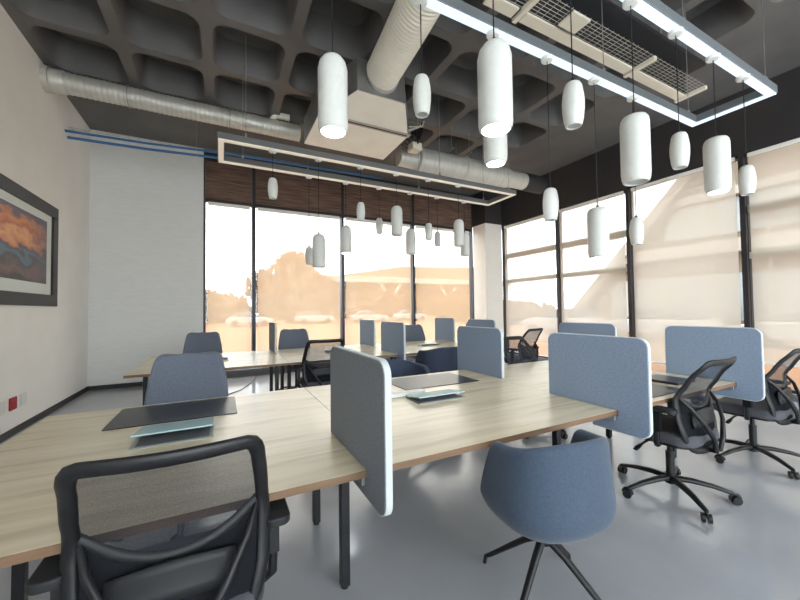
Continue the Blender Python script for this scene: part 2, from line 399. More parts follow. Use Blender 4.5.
# ------------------------------------------------------------------ left wall: picture, sockets
t = thing('framed_picture', (XL, 5.52, 2.14), 'large black framed sunset rock landscape with white mat on the left wall', 'picture')
W, Hh, fw = 1.02, .685, .15
mb = MB()
for (a, b, c, d) in ((-W, W, -Hh, -Hh+fw), (-W, W, Hh-fw, Hh), (-W, -W+fw, -Hh+fw, Hh-fw), (W-fw, W, -Hh+fw, Hh-fw)):
    mb.box((.0, a, c), (.04, b, d))
mb.build('picture_frame', M['black_frame'], t, bevel=.006)
MB().box((.002, -W+fw, -Hh+fw), (.014, W-fw, Hh-fw)).build('mat_board', M['mat_board'], t)
MB().box((.014, -W+fw+.15, -Hh+fw+.14), (.018, W-fw-.15, Hh-fw-.1)).build('print', M['print'], t)
def socket(y, m, name, label):
    t = thing('wall_socket', (XL, y, .35), label, 'wall socket')
    MB().prism(rrect(-.075, -.07, .075, .07, .012), 0, .012, 'x').build('face_plate', m, t, bevel=.002)
    MB().prism(rrect(-.045, -.04, .045, .04, .008), .012, .016, 'x').build('socket_insert', m, t, bevel=.001)
socket(5.49, M['red_plastic'], 'r', 'small red square wall socket low on the white left wall')
socket(5.72, M['white_plastic'], 'w', 'white wall socket just right of the red socket on the left wall')
socket(5.25, M['white_plastic'], 'w', 'white wall socket just left of the red socket on the left wall')

# ------------------------------------------------------------------ ceiling services
# spiral duct from left wall to air unit
t = thing('spiral_duct', (XL, 6.15, 4.46), 'thin silver spiral duct running from the left wall to the ceiling air unit', 'duct')
mb = MB(); pts = []; rr = []
L = 3.3; n = 150
for i in range(n+1):
    pts.append((.2+(L-.2)*i/n, 0, 0)); rr.append(.132 if i % 3 else .140)
mb.tube(pts, rr, 24); mb.build('duct_pipe', M['galv'], t, smooth=50)
MB().tube([(0, 0, 0), (.07, 0, 0), (.075, 0, 0), (.2, 0, 0), (.22, 0, 0)], [.165, .165, .15, .15, .14], 24).build('wall_sleeve', M['galv'], t, smooth=50)
mb = MB(); mb.tube([(2.86, 0, .05), (2.86, -.03, .14), (2.90, -.06, .19), (3.0, -.06, .2), (3.12, -.06, .2)], .055, 14); mb.build('elbow_spigot', M['flex'], t, smooth=50)
for x in (.9, 2.2): MB().tube([(x, .15*math.cos(a), .15*math.sin(a)) for a in [2*PI*k/24 for k in range(24)]], .006, 6, True).cyl((x, 0, .145), (x, 0, .18), .004, seg=6).build('hanger_strap', M['steel'], t)
# air unit
t = thing('air_handling_unit', (1.15, 4.45, 3.95), 'ceiling air unit with cream underside and silver sides above the far desks', 'air conditioner')
MB().box((0, .10, 0), (1.35, .98, .02)).build('underside_panel', M['ply'], t, bevel=.004)
MB().box((0, .06, .02), (1.35, .99, .42)).build('casing', M['galv_dark'], t, bevel=.006)
MB().box((-.01, .0, -.012), (1.36, .10, .03)).build('slot_rail', M['alu'], t, bevel=.004)
mb = MB(); mb.box((.05, .035, -.016), (1.31, .06, -.010)); mb.build('air_slot', M['slot'], t)
mb = MB()
b0 = [(.06, 0, -.0), (1.30, 0, 0), (.92, -.64, 0.0), (.28, -.64, 0.0)]
t0 = [(.06, 0, .40), (1.30, 0, .40), (.90, -.64, .40), (.28, -.64, .40)]
mb._add(b0+t0, [(0, 1, 5, 4), (1, 2, 6, 5), (2, 3, 7, 6), (3, 0, 4, 7), (4, 5, 6, 7)]); mb.build('plenum_side', M['galv_dark'], t)
mb = MB(); mb._add([(.06, 0, -.002), (1.30, 0, -.002), (.92, -.64, -.002), (.28, -.64, -.002)]+[(.06, 0, .01), (1.30, 0, .01), (.92, -.64, .01), (.28, -.64, .01)],
                  [(0, 1, 2, 3), (4, 5, 6, 7), (0, 1, 5, 4), (1, 2, 6, 5), (2, 3, 7, 6), (3, 0, 4, 7)]); mb.build('plenum_panel', M['ply'], t)
for x in (.1, 1.25):
    for y in (.2, .9): MB().cyl((x, y, .42), (x, y, .69), .006, seg=8).build('hanger_rod', M['steel'], t)
# flexible duct
t = thing('flexible_duct', (1.75, 3.77, 4.17), 'fat cream ribbed flexible duct rising toward the camera from the air unit', 'duct')
mb = MB(); pts = []; rr = []; n = 210
for i in range(n+1):
    u = i/n; pts.append((-.02-.42*u+.05*math.sin(3*u), -.02-3.2*u, .03-.02*math.sin(PI*u))); rr.append(.205 if i % 3 else .193)
mb.tube(pts, rr, 28); mb.build('duct_hose', M['flex'], t, smooth=60)
MB().tube([(0, .035, .02), (0, -.03, .02)], [.2, .2], 28).build('collar', M['galv'], t, smooth=50)
# right duct
t = thing('round_duct', (2.75, 5.35, 4.02), 'wide silver round duct in sections leading right from the air unit', 'duct')
prof = [(0, .15), (.35, .16), (.36, .235), (.42, .235), (.43, .225), (1.35, .225), (1.36, .245), (1.44, .245), (1.45, .225), (1.9, .215), (1.92, .22), (2.5, .20), (2.52, .17), (3.0, .17)]
mb = MB().tube([(x, 0, .012*x) for x, r in prof], [r for x, r in prof], 28); mb.build('duct_pipe', M['galv'], t, smooth=40)
mb = MB().tube([(3.0, 0, .036), (3.02, 0, .036), (3.6, .05, .06)], [.17, .185, .185], 24); mb.build('dark_flex_end', M['slot'], t, smooth=40)
for x in (1.0, 1.40): MB().box((x-.02, -.26, .24), (x+.02, .26, .265)).cyl((x, .2, .26), (x, .2, .62), .005, seg=6).cyl((x, -.2, .26), (x, -.2, .62), .005, seg=6).build('hanger_bracket', M['steel'], t)
# valve cluster beside the unit
t = thing('pipe_valve_cluster', (2.66, 4.85, 4.05), 'tangle of copper and black pipes with valves at the right end of the air unit', 'pipes')
for k in range(5):
    y = -.2+.1*k
    MB().tube([(-.12, y, .0+.05*k), (.02, y, .02), (.10+.03*k, y+.03, -.08+.02*k), (.16, y, .12), (.22, y+.1, .3)], .014+.004*(k % 2), 8).build('pipe', M['plastic'], t, smooth=50)
mb = MB().box((.05, -.1, -.14), (.22, .08, -.02)); mb.build('valve_box', M['cream'], t, bevel=.01)
for k in range(3): MB().tube([(-.1, -.25+.12*k, .1), (.12, -.28+.13*k, .14+.04*k), (.2, -.2+.1*k, .28)], .012, 8).build('metal_pipe', M['galv'], t, smooth=50)
# blue pipes
for k, (dz, r, lab) in enumerate(((0, .018, 'upper blue insulated pipe running along the ceiling in front of the back wall'), (-.06, .021, 'lower blue insulated pipe running along the ceiling in front of the back wall'))):
    t = thing('insulated_pipe', (XL, 6.85+.09*k, 4.09+dz), lab, 'pipe', 'blue pipes under the ceiling')
    MB().tube([(0, 0, 0), (1.0, 0, .02), (2.2, 0, .08), (5.2, 0, .12)], r, 12).build('pipe', M['blue_pipe'], t, smooth=50)
    for x in (1.70, 3.6):
        mb = MB(); mb.tube([(x, r*1.1*math.cos(a), .06+r*1.1*math.sin(a)) for a in [2*PI*q/14 for q in range(14)]], .004, 6, True)
        if k == 0: mb.cyl((x, 0, .08), (x, 0, .55), .004, seg=6)
        mb.build('hanger_ring', M['steel'], t)
t = thing('wire_cable_tray', (XL, 7.0, 4.19), 'thin wire cable tray above the blue pipes at the back wall', 'cable tray')
mb = MB()
for y in (-.06, 0, .06): mb.tube([(0, y, 0), (3.6, y, .08)], .003, 6)
for i in range(25): mb.tube([(.05+.14*i, -.06, .003*i), (.05+.14*i, .06, .003*i)], .0025, 5)
mb.build('tray_wire', M['steel'], t)

# return air grille with wire grid
t = thing('wire_grid_grille', (0, 0, 3.85), 'long ceiling air grille with wire grid and cream flange above front light frame', 'air grille')
x0, x1, y0, y1 = 1.85, 4.95, 1.90, 2.07
xs = [1.85, 2.25, 3.88, 4.95]
for a, b in zip(xs, xs[1:]): MB().box((a+.06, y1-.01, 0), (b-.03, y1+.09, .02)).build('flange', M['cream'], t, bevel=.003)
for xx in (2.25, 3.88, 4.93): MB().box((xx, y0-.03, -.01), (xx+.045, y1+.11, .03)).build('cross_bar', M['cream'], t, bevel=.003)
mb = MB()
mb.box((x0, y1, .02), (x1, y1+.10, .30)); mb.box((x0, y0-.03, .26), (x1, y1+.1, .30))
mb.build('grille_housing', M['plastic_soft'], t)
mb = MB()
for i in range(7):
    y = y0-.02+.03*i; mb.tube([(x0, y, .03), (x1, y, .03)], .0022, 5)
for i in range(39):
    x = x0+.08*i; mb.tube([(x, y0-.03, .035), (x, y1, .035)], .0022, 5)
mb.build('wire_grid', M['mesh_wire'], t)
mb = MB().box((2.64, 1.86, -.015), (2.86, 2.02, .005)); mb.build('square_plate', M['cream'], t, bevel=.004)
for x in (2.0, 3.05, 4.6):
    for y in (1.92, 2.14): MB().cyl((x, y, .3), (x, y, .79), .007, seg=6).build('hanger_rod', M['steel'], t)

# ------------------------------------------------------------------ linear light frames + pendants
def light_frame(y0, y1, x1, lab, dm, bm_):
    z = 3.32; w, h = .075, .085
    t = thing('light_frame', (-.04, y0, z), lab, 'ceiling light', 'rectangular suspended light frames')
    L, D = x1+.04, y1-y0
    mb = MB(); mb.box((0, 0, .012), (L, w, h)); mb.box((0, D-w, .012), (L, D, h)); mb.box((0, w, .012), (w, D-w, h)); mb.box((L-w, w, .012), (L, D-w, h))
    mb.build('profile', bm_, t, bevel=.003)
    e = .008
    mb = MB(); mb.box((e, e, 0), (L-e, w-e, .013)); mb.box((e, D-w+e, 0), (L-e, D-e, .013)); mb.box((e, w-e, 0), (w-e, D-w+e, .013)); mb.box((L-w+e, w-e, 0), (L-e, D-w+e, .013))
    mb.build('diffuser', dm, t)
    for x in (.3, 3.05, L-.15):
        for y in (.037, D-.037):
            MB().cyl((x, y, h), (x, y, ZC-z), .004, seg=6).build('suspension_cable', M['steel'], t)
            MB().cyl((x, y, h), (x, y, h+.05), .014, seg=10).build('cable_gripper', M['alu'], t, smooth=40)
light_frame(1.22, 1.89, 4.63, 'rectangular light frame glowing cool white over the near desks', M['led_on'], M['frame_alu'])
light_frame(4.41, 5.13, 4.58, 'rectangular cream-lit light frame over the far desks by the windows', M['led_dim'], M['frame_alu2'])

ZR = 3.32
def pend_mesh(big, dome):
    mb = MB()
    if big:
        r, h = .0815, .43
        if dome: prof = [(0, h), (.03, h-.004), (.055, h-.018), (.072, h-.042), (r, h-.08), (r, .03), (r-.004, .008), (r-.010, 0), (r-.016, 0), (r-.016, .02)]
        else: prof = [(0, h), (.045, h-.002), (.066, h-.010), (.077, h-.028), (r, h-.055), (r, .06), (.079, .03), (.072, .006), (.066, 0), (.060, 0), (.060, .02)]
        cap = .066 if dome else .061
    else:
        h = .252
        prof = [(0, h), (.024, h-.002), (.038, h-.010), (.047, h-.028), (.054, h-.07), (.058, .14), (.057, .09), (.051, .035), (.044, .008), (.040, 0), (.034, 0), (.034, .015)]
        cap = .035
    return mb.lathe(prof, 32), h, cap
protos = {}
ordn = ['first', 'second', 'third', 'fourth', 'fifth', 'sixth']
def pendant(x, y, ztop, big, lit, lab, group, dome=False):
    key = (big, dome)
    t = thing('pendant_lamp', (x, y, ztop-(.43 if big else .252)), lab, 'pendant lamp', group)
    if key not in protos:
        mb, h, cap = pend_mesh(big, dome)
        s = mb.build('lamp_shade', M['lamp'], t, smooth=40)
        d = MB().lathe([(0, .008), (cap, .008), (cap, .012), (0, .012)], 24).build('lamp_lens', M['lamp_on'], t)
        g = MB().lathe([(0, .015), (.010, .015), (.012, 0), (.012, -.012), (0, -.012)], 12, (0, 0, h+.005)).build('cord_grip', M['cord'], t, smooth=40)
        protos[key] = (s, d, g, h)
    else:
        s, d, g, h = protos[key]
        for q in (s, g):
            c = q.copy(); COL.objects.link(c); c.parent = t
        d = d.copy(); COL.objects.link(d); d.parent = t
    h = .43 if big else .252
    if not lit:
        d.data = d.data.copy(); d.data.materials[0] = M['lamp_off']
    z0 = ztop-h
    MB().tube([(0, 0, h), (0, 0, ZR-.03-z0)], .0035, 6).build('cord', M['cord'], t)
    MB().lathe([(0, -.032), (.018, -.032), (.040, -.028), (.046, -.018), (.046, -.001), (0, -.001)], 20, (0, 0, ZR-z0)).build('canopy', M['white_plastic'], t, smooth=40)
def row(y, items, where, group):
    for k, (x, zt, big, lit) in enumerate(items):
        kind = ('large white glowing cylinder' if lit else 'large white unlit cylinder') if big else ('small white glowing barrel' if lit else 'small white unlit barrel')
        pendant(x, y, zt-.025, big, lit, '%s pendant, %s from left on %s' % (kind, ordn[k], where), group, dome=(k == 0 and big) or (group.endswith('far desks') and big))
S = 1.0385
def top(zm, big): return zm*S+(.43 if big else .252)/2+.025      # from the height of a lamp's middle
def lamps(*rows): return [(x*S, top(zm, b), b, l) for x, zm, b, l in rows]
g1, g2 = 'pendant lamps over the near desks', 'pendant lamps over the far desks'
row(1.853, lamps((.53, 2.455, 1, 1), (1.085, 2.60, 0, 0), (1.665, 2.49, 1, 1), (2.20, 2.075, 0, 1), (2.76, 1.91, 1, 1), (3.31, 1.975, 0, 1)), 'front light frame, far rail', g1)
row(1.258, lamps((1.135, 2.335, 1, 1), (1.69, 2.395, 0, 0), (2.26, 2.265, 1, 0), (2.79, 2.365, 0, 0), (3.33, 2.36, 1, 1), (3.85, 2.33, 0, 0)), 'front light frame, near rail', g1)
row(4.448, lamps((.54, 2.745, 0, 1), (1.08, 2.045, 1, 0), (1.64, 2.60, 0, 0), (2.17, 2.535, 1, 0), (2.69, 2.43, 0, 0), (3.23, 2.46, 1, 0)), 'back light frame, near rail', g2)
row(5.092, lamps((1.10, 2.07, 0, 1), (1.64, 2.345, 1, 1), (2.18, 2.60, 0, 0), (2.73, 2.40, 1, 0), (3.25, 2.485, 0, 0), (3.82, 2.44, 1, 0)), 'back light frame, far rail', g2)

# ------------------------------------------------------------------ desks
ZT = .73; TH = .028
def desk(x0, x1, y0, y1, lab, legs, flap, end=None):
    yc = (y0+y1)/2
    t = thing('bench_desk', (x0, y0, 0), lab, 'desk', 'oak bench desks')
    L, D = x1-x0, y1-y0
    MB().box((.0015, .002, ZT-TH+.001), (L-.0015, D-.002, ZT)).build('tabletop', M['wood'], t, bevel=.0015)
    MB().box((.001, 0, ZT-TH), (L-.001, .002, ZT-.001)).build('edge_band', M['edge'], t); MB().box((.001, D-.002, ZT-TH), (L-.001, D, ZT-.001)).build('edge_band', M['edge'], t)
    for lx in legs:
        for ly in (.40, .97):
            MB().box((lx-.022, ly-.022, .012), (lx+.022, ly+.022, ZT-TH)).build('leg', M['leg'], t, bevel=.004)
            MB().cyl((lx, ly, 0), (lx, ly, .012), .018, seg=14).build('leg_glide', M['rubber'], t)
        MB().box((lx-.02, .43, ZT-TH-.05), (lx+.02, .94, ZT-TH-.001)).build('cross_rail', M['leg'], t)
    for ya in (.38, .95): MB().box((.06, ya, ZT-TH-.045), (L-.06, ya+.04, ZT-TH-.001)).build('side_rail', M['leg'], t)
    # underslung cable tray
    mb = MB(); mb.box((.25, .60, ZT-TH-.10), (L-.25, .80, ZT-TH-.095)); mb.box((.25, .60, ZT-TH-.095), (L-.25, .605, ZT-TH-.03)); mb.box((.25, .795, ZT-TH-.095), (L-.25, .80, ZT-TH-.03))
    mb.build('cable_tray', M['alu'], t)
    if flap:
        fx, fy, fw, md, ang = flap; FD = .30 if x0 < 0 and y0 < 2 else .20
        fl = MB(); fl.box((fx-fw/2, fy, ZT+.0005), (fx+fw/2, fy+FD, ZT+.004)); fl.build('flap_frame', M['alu'], t)
        R = Matrix.Translation((fx, fy+FD, ZT+.012)) @ Matrix.Rotation(ang, 4, 'X')
        lid = MB().box((-fw/2+.006, -FD+.005, 0), (fw/2-.006, 0, .008), R).build('cable_flap', md, t, bevel=.002)
        sl = MB().box((fx-fw/2+.02, fy+.012, ZT+.004), (fx+fw/2-.02, fy+FD-.03, ZT+.006)).build('cable_slot', M['sill'], t)
    return t
AX = [-.936, .60, 2.14, 3.70]; AY0, AY1 = 1.277, 2.877
desk(AX[0], AX[1], AY0, AY1, 'nearest bench desk, light oak, its left end toward the picture wall', (.12, 1.476), (.735, .70, .34, M['teal'], -.14))
desk(AX[1], AX[2], AY0, AY1, 'middle oak bench desk of the near row, between the grey screen and a blue screen', (1.47,), (.74, .70, .38, M['teal'], -.12))
desk(AX[2], AX[3], AY0, AY1, 'right end oak bench desk of the near row, with a mesh chair at it', (1.42,), (.75, .72, .34, M['alu'], -.08))
BX = [-.86, .74, 2.34, 3.98]; BY0, BY1 = 4.33, 5.93
desk(BX[0], BX[1], BY0, BY1, 'left end oak bench desk of the back row, nearest the grey wall', (.12, 1.50), (.80, .72, .3, M['alu'], -.08))
desk(BX[1], BX[2], BY0, BY1, 'middle oak bench desk of the back row, behind the black mesh chair', (.05, 1.55), (.80, .72, .3, M['alu'], -.08))
desk(BX[2], BX[3], BY0, BY1, 'right oak bench desk of the back row, behind the navy tub chair', (1.54,), (.85, .72, .34, M['alu'], -.08))
# white cable channel strip on middle near desk
o = MB().box((1.0, 2.20, ZT+.001), (1.33, 2.26, ZT+.03)).build('cable_channel', M['white_plastic'], bevel=.006)
tag(o, 'white cable channel strip lying on the middle near desk by the grey screen', 'cable channel')

# desk pads
def pad(x0, y0, x1, y1, lab):
    t = thing('desk_pad', ((x0+x1)/2, (y0+y1)/2, ZT), lab, 'desk pad', 'black leather desk pads')
    w, d = (x1-x0)/2, (y1-y0)/2
    MB().prism(rrect(-w, -d, w, d, .012, 3), .0005, .005, 'z').build('pad', M['leather'], t, bevel=.0015)
pad(-.56, 2.36, .09, 2.82, 'black leather desk pad before the grey chair on the nearest desk')
pad(1.26, 2.36, 1.97, 2.80, 'black desk pad behind the open cable flap on the middle near desk')
pad(2.42, 1.33, 3.06, 1.70, 'black desk pad in front of the mesh chair on the right near desk')
o = MB().prism(rrect(3.16, 1.44, 3.44, 1.72, .01, 3), ZT+.0005, ZT+.02, 'z').build('notebook', M['leather'], bevel=.002)
tag(o, 'black closed notebook next to the last blue screen on the right near desk', 'notebook')

# screens: panel clamped over the desk edge, tail hanging below
def screen(x, y_edge, sgn, lab, m, length=.66, group='fabric desk screens', ov=-.175):
    t = thing('desk_screen', (x, y_edge, 0), lab, 'desk screen', group, 0 if sgn > 0 else PI)
    th = .0165
    y1 = length+ov; zt, zb = 1.168, (.625 if x < 1 else .605)
    yt = .16
    def arc(cy, cz, r, a0, a1, n=7): return [(cy+r*math.cos(a0+(a1-a0)*i/n), cz+r*math.sin(a0+(a1-a0)*i/n)) for i in range(n+1)]
    r = .055
    sl0, sl1 = ZT-TH-.003, ZT+.0008
    poly = arc(ov+r, zb+r, r, -PI/2, -PI) + arc(ov+r, zt-r, r, PI, PI/2) + arc(y1-r, zt-r, r, PI/2, 0) + [(y1, sl1), (-.004, sl1), (-.004, sl0), (yt, sl0), (yt, zb)]
    MB().prism(poly, -th, th, 'x').build('fabric_panel', m, t, bevel=.004)
    # pale edging strip round the outline (bottom corner, end, top, inner end)
    run = [(yt, zb)]+poly[:24]+[(y1, sl1+.002)]
    mb = MB(); rows = []
    for i, p in enumerate(run):
        a = Vector(run[max(0, i-1)]); b = Vector(run[min(len(run)-1, i+1)]); d = (b-a).normalized(); nn = Vector((-d.y, d.x))
        if i == 0: nn = Vector((0, -1))
        if nn.dot(Vector(p)-Vector((ov+.25, .9))) < 0: nn = -nn
        q = Vector(p)+nn*.004
        rows.append([(-.0125, p[0], p[1]), (-.0125, q.x, q.y), (.0125, q.x, q.y), (.0125, p[0], p[1])])
    V = mb.grid(rows, True); mb.bm.faces.new(V[0]); mb.bm.faces.new(V[-1][::-1])
    mb.build('edge_trim', M['screen_edge'], t, smooth=30)
    MB().box((-.03, .01, ZT-TH-.035), (.03, .10, ZT-TH-.004)).build('clamp', M['alu'], t, bevel=.003)
    return t
screen(.515, AY0, 1, 'grey desk screen clamped to the nearest desk, closest to the camera', M['screen_grey'])
screen(2.125, AY0, 1, 'large blue desk screen clamped to the desk edge just behind the blue tub chair', M['screen_fab'])
screen(3.70, AY0, 1, 'blue desk screen at the right end of the near desks, behind the mesh chair back', M['screen_fab'], .65, ov=-.16)
screen(2.215, AY1, -1, 'blue desk screen on the far edge of the near desks, in front of mesh chairs', M['screen_fab'], .64, ov=-.10)
screen(3.695, AY1, -1, 'blue desk screen peeking over the large blue one, far edge of near desks', M['screen_fab'], .68, ov=-.03)
screen(.72, BY1, -1, 'narrow-looking screen on the window edge of the back desks, leftmost one', M['screen_grey'])
screen(2.31, BY1, -1, 'blue screen on the window edge of the back desks, second from left', M['screen_fab'])
screen(3.96, BY1, -1, 'blue screen on the window edge of the back desks, third from left', M['screen_fab'])
screen(2.20, BY0, 1, 'blue screen hanging over near edge of back desks, left of the navy chair', M['screen_fab'], .75)
screen(3.80, BY0, 1, 'blue screen on the near edge of the back desks, right of the navy chair', M['screen_fab'])

# ------------------------------------------------------------------ chairs
def star_base(t, z_hub=.11, R=.345, casters=True):
    b = MB()
    for k in range(5):
        a = 2*PI*k/5+PI/2
        d = Vector((math.cos(a), math.sin(a), 0))
        pts = [d*.03+Vector((0, 0, z_hub)), d*.12+Vector((0, 0, z_hub)), d*.23+Vector((0, 0, z_hub-.014)), d*R+Vector((0, 0, z_hub-.042)), d*(R+.012)+Vector((0, 0, z_hub-.048))]
        b.tube(pts, [.026, .025, .021, .016, .010], 10, flat=.75)
    b.cyl((0, 0, z_hub-.035), (0, 0, z_hub+.03), .036, seg=18)
    sb = b.build('star_base', M['plastic'], t, smooth=50)
    proto = None
    for k in range(5):
        a = 2*PI*k/5+PI/2; c = Vector((math.cos(a), math.sin(a), 0))*R
        if proto is None:
            m = MB()
            for s in (-1, 1): m.cyl((s*.008, -.012, .028), (s*.025, -.012, .028), .0275, seg=18)
            m.cyl((0, 0, .03), (0, 0, z_hub-.045), .008, seg=8)
            m.tube([(0, .024*math.cos(q)-.012, .03+.030*math.sin(q)) for q in [PI*j/8 for j in range(9)]], .014, 6, flat=.4)
            o = m.build('caster', M['rubber'], sb, smooth=45); proto = o
        else:
            o = proto.copy(); COL.objects.link(o); o.parent = sb
        o.location = c; o.rotation_euler = (0, 0, a+.6*k)
    return sb
def mesh_chair():
    t = thing('mesh_office_chair', (0, 0, 0), 'x', 'chair', 'black mesh office chairs')
    star_base(t)
    MB().cyl((0, 0, .13), (0, 0, .30), .026, seg=16).cyl((0, 0, .28), (0, 0, .40), .016, seg=12).build('gas_column', M['plastic'], t, smooth=40)
    m = MB().box((-.11, -.13, .375), (.11, .12, .415)); m.box((-.06, -.22, .38), (.06, -.1, .41)); m.build('mechanism', M['plastic'], t, bevel=.012)
    MB().tube([(-.09, .06, .39), (-.20, .06, .385), (-.26, .06, .375)], [.008, .008, .007], 8).tube([(-.25, .06, .377), (-.30, .06, .365), (-.33, .06, .355)], [.011, .018, .014], 10, flat=.5).build('lever', M['plastic'], t, smooth=50)
    # seat
    s = MB(); rows = []
    for (k, z) in ((.86, .418), (.985, .428), (1.0, .452), (.985, .482), (.90, .497), (.5, .492), (.02, .488)):
        rows.append([(x*k, (y*k), z - (.02*max(0, (y*k-.12)/.12)**2 if k > 0 else 0)) for x, y in rrect(-.245, -.23, .245, .24, .10, 5)])
    V = s.grid(rows, True); s.bm.faces.new(V[0]); s.bm.faces.new(V[-1][::-1]); s.build('seat', M['seat_grey'], t, smooth=60)
    m = MB(); m.prism(rrect(-.225, -.2, .225, .2, .09, 5), .405, .424, 'z'); m.build('seat_pan', M['plastic'], t, bevel=.004)
    # back surface: y(z), half width(z)
    def by(z): 
        for (z0, y0), (z1, y1) in zip(B, B[1:]):
            if z <= z1: u = (z-z0)/(z1-z0); u = u*u*(3-2*u)*.5+u*.5; return y0+(y1-y0)*u
        return B[-1][1]
    B = [(.40, -.235), (.50, -.222), (.62, -.195), (.74, -.185), (.86, -.255), (.985, -.345)]
    def hw(z):
        T = [(.40, .160), (.46, .208), (.56, .234), (.70, .240), (.85, .225), (.95, .210), (.985, .203)]
        for (z0, w0), (z1, w1) in zip(T, T[1:]):
            if z <= z1: return w0+(w1-w0)*(z-z0)/(z1-z0)
        return T[-1][1]
    def bp(u, z): # u in -1..1 ; curved around the sitter
        return (u*hw(z), by(z)+.035*u*u-.0, z)
    # ring frame
    ring = []
    for i in range(13): ring.append(bp(-1, .44+(.945-.44)*i/12))
    ring += [bp(-.985, .968), bp(-.95, .982), bp(-.88, .987)]
    for i in range(1, 8): ring.append(bp(-.88+1.76*i/8, .988))
    ring += [bp(.88, .987), bp(.95, .982), bp(.985, .968)]
    for i in range(13): ring.append(bp(1, .945-(.945-.44)*i/12))
    ring += [bp(.92, .41), bp(.78, .397)]
    for i in range(1, 6): ring.append(bp(.78-1.56*i/6, .395))
    ring += [bp(-.78, .397), bp(-.92, .41)]
    MB().tube(ring, .0125, 14, True, flat=1.75).build('back_frame', M['plastic'], t, smooth=60)
    # upper mesh down to a smile-shaped line, lower shell under it
    def smile(u): return .665+.10*u*u
    N, K = 16, 10
    rows = []
    for j in range(K+1):
        rows.append([bp(u, smile(u)+(.98-smile(u))*j/K) for u in [-.97+1.94*i/N for i in range(N+1)]])
    m = MB(); m.grid(rows); m.build('back_mesh', M['mesh'], t, smooth=60)
    rows = []
    for j in range(K+1):
        rows.append([bp(u, .405+(smile(u)-.405)*j/K) for u in [-.97+1.94*i/N for i in range(N+1)]])
    m = MB(); m.grid(rows); m.build('lower_back_mesh', M['mesh_low'], t, smooth=60)
    m = MB().tube([bp(u, smile(u)) for u in [-.98+1.96*i/N for i in range(N+1)]], .010, 8, flat=1.6); 
    m.build('back_crossbar', M['plastic_soft'], t, smooth=60)
    # spine and lumbar yoke behind the mesh
    m = MB()
    for sx in (-1, 1):
        m.tube([(sx*.02, -.17, .392), (sx*.03, -.28, .40), (sx*.06, -.285, .48), (sx*.13, -.262, .58), (sx*.19, -.215, .68), (sx*.215, -.165, .735)], [.018, .019, .017, .014, .012, .010], 8, flat=.9)
    m.build('back_yoke', M['plastic'], t, smooth=55)
    m = MB(); rows = []
    for j in range(5):
        z = .565+.10*j/4; rows.append([(u*.155, by(z)-.028+.02*u*u, z-.02*u*u) for u in [-1+2*i/10 for i in range(11)]])
    m.grid(rows); m.build('lumbar_pad', M['plastic_soft'], t, solid=.012, smooth=60)
    for sx in (-1, 1):
        m = MB()
        m.tube([(sx*.16, -.02, .40), (sx*.25, -.04, .405), (sx*.278, -.05, .43), (sx*.282, -.055, .54)], [.018, .018, .02, .02], 8, flat=.8)
        m.box((sx*.282-.016, -.082, .51), (sx*.282+.016, -.03, .645))
        a = m.build('armrest', M['plastic'], t, smooth=40)
        MB().prism(rrect(sx*.282-.042, -.175, sx*.282+.042, .075, .03, 4), .645, .675, 'z').build('arm_pad', M['plastic_soft'], a, bevel=.008)
    return t
def tub_chair(m_fab, grp):
    t = thing('tub_chair', (0, 0, 0), 'x', 'chair', grp)
    N = 56
    def rim(phi): # phi=0 back, pi front
        a = abs(phi)
        k = lambda p, q: max(0, min(1, (a-p)/(q-p)))
        sm = lambda u: u*u*(3-2*u)
        h = .80-.045*sm(k(.3, 1.45))
        return h-(h-.455)*sm(k(1.62, 2.15))
    def rad(phi):
        c, s_ = math.cos(phi), math.sin(phi); n = 2.6
        return (abs(c/(.285 if c > 0 else .275))**n+abs(s_/.288)**n)**(-1/n)
    rows = []
    for j in range(15):
        u = j/14
        ring = []
        for i in range(N):
            phi = -PI+2*PI*i/N
            R = rad(phi); top = rim(phi); zb = .34
            z = zb+(top-zb)*u**1.15
            hrel = (z-zb)
            q = min(1, hrel/.15); prof = (1-(1-q)**2.2)**.55 if q < 1 else 1
            prof = .16+.84*prof
            lean = 1.01-.085*max(0, min(1, (z-.50)/.29))
            r = R*prof*lean
            ring.append((r*math.sin(phi), -r*math.cos(phi), z))
        rows.append(ring)
    m = MB(); V = m.grid(rows, True); m.bm.faces.new(V[0][::-1])
    m.build('shell', m_fab, t, solid=.045, sub=1, offset=-1)
    s = MB(); rows = []
    for k, z in ((.80, .40), (.86, .43), (.86, .455), (.78, .475), (.4, .478), (.02, .478)):
        rows.append([(k*.94*rad(p)*math.sin(p), -k*.94*rad(p)*math.cos(p), z) for p in [-PI+2*PI*i/36 for i in range(36)]])
    V = s.grid(rows, True); s.bm.faces.new(V[0]); s.bm.faces.new(V[-1]); s.build('seat_cushion', m_fab, t, smooth=60)
    MB().lathe([(0, .345), (.06, .345), (.05, .30), (.032, .27), (.030, .25), (0, .25)], 20).build('hub', M['leg'], t, smooth=40)
    for k in range(4):
        a = PI/4+k*PI/2-.30; d = Vector((math.cos(a), math.sin(a), 0))
        MB().tube([d*.01+Vector((0, 0, .285)), d*.10+Vector((0, 0, .225)), d*.30+Vector((0, 0, .062)), d*.325+Vector((0, 0, .045)), d*.335+Vector((0, 0, .006))], [.022, .019, .014, .013, .012], 10, flat=.8).build('leg', M['leg'], t, smooth=50)
    return t
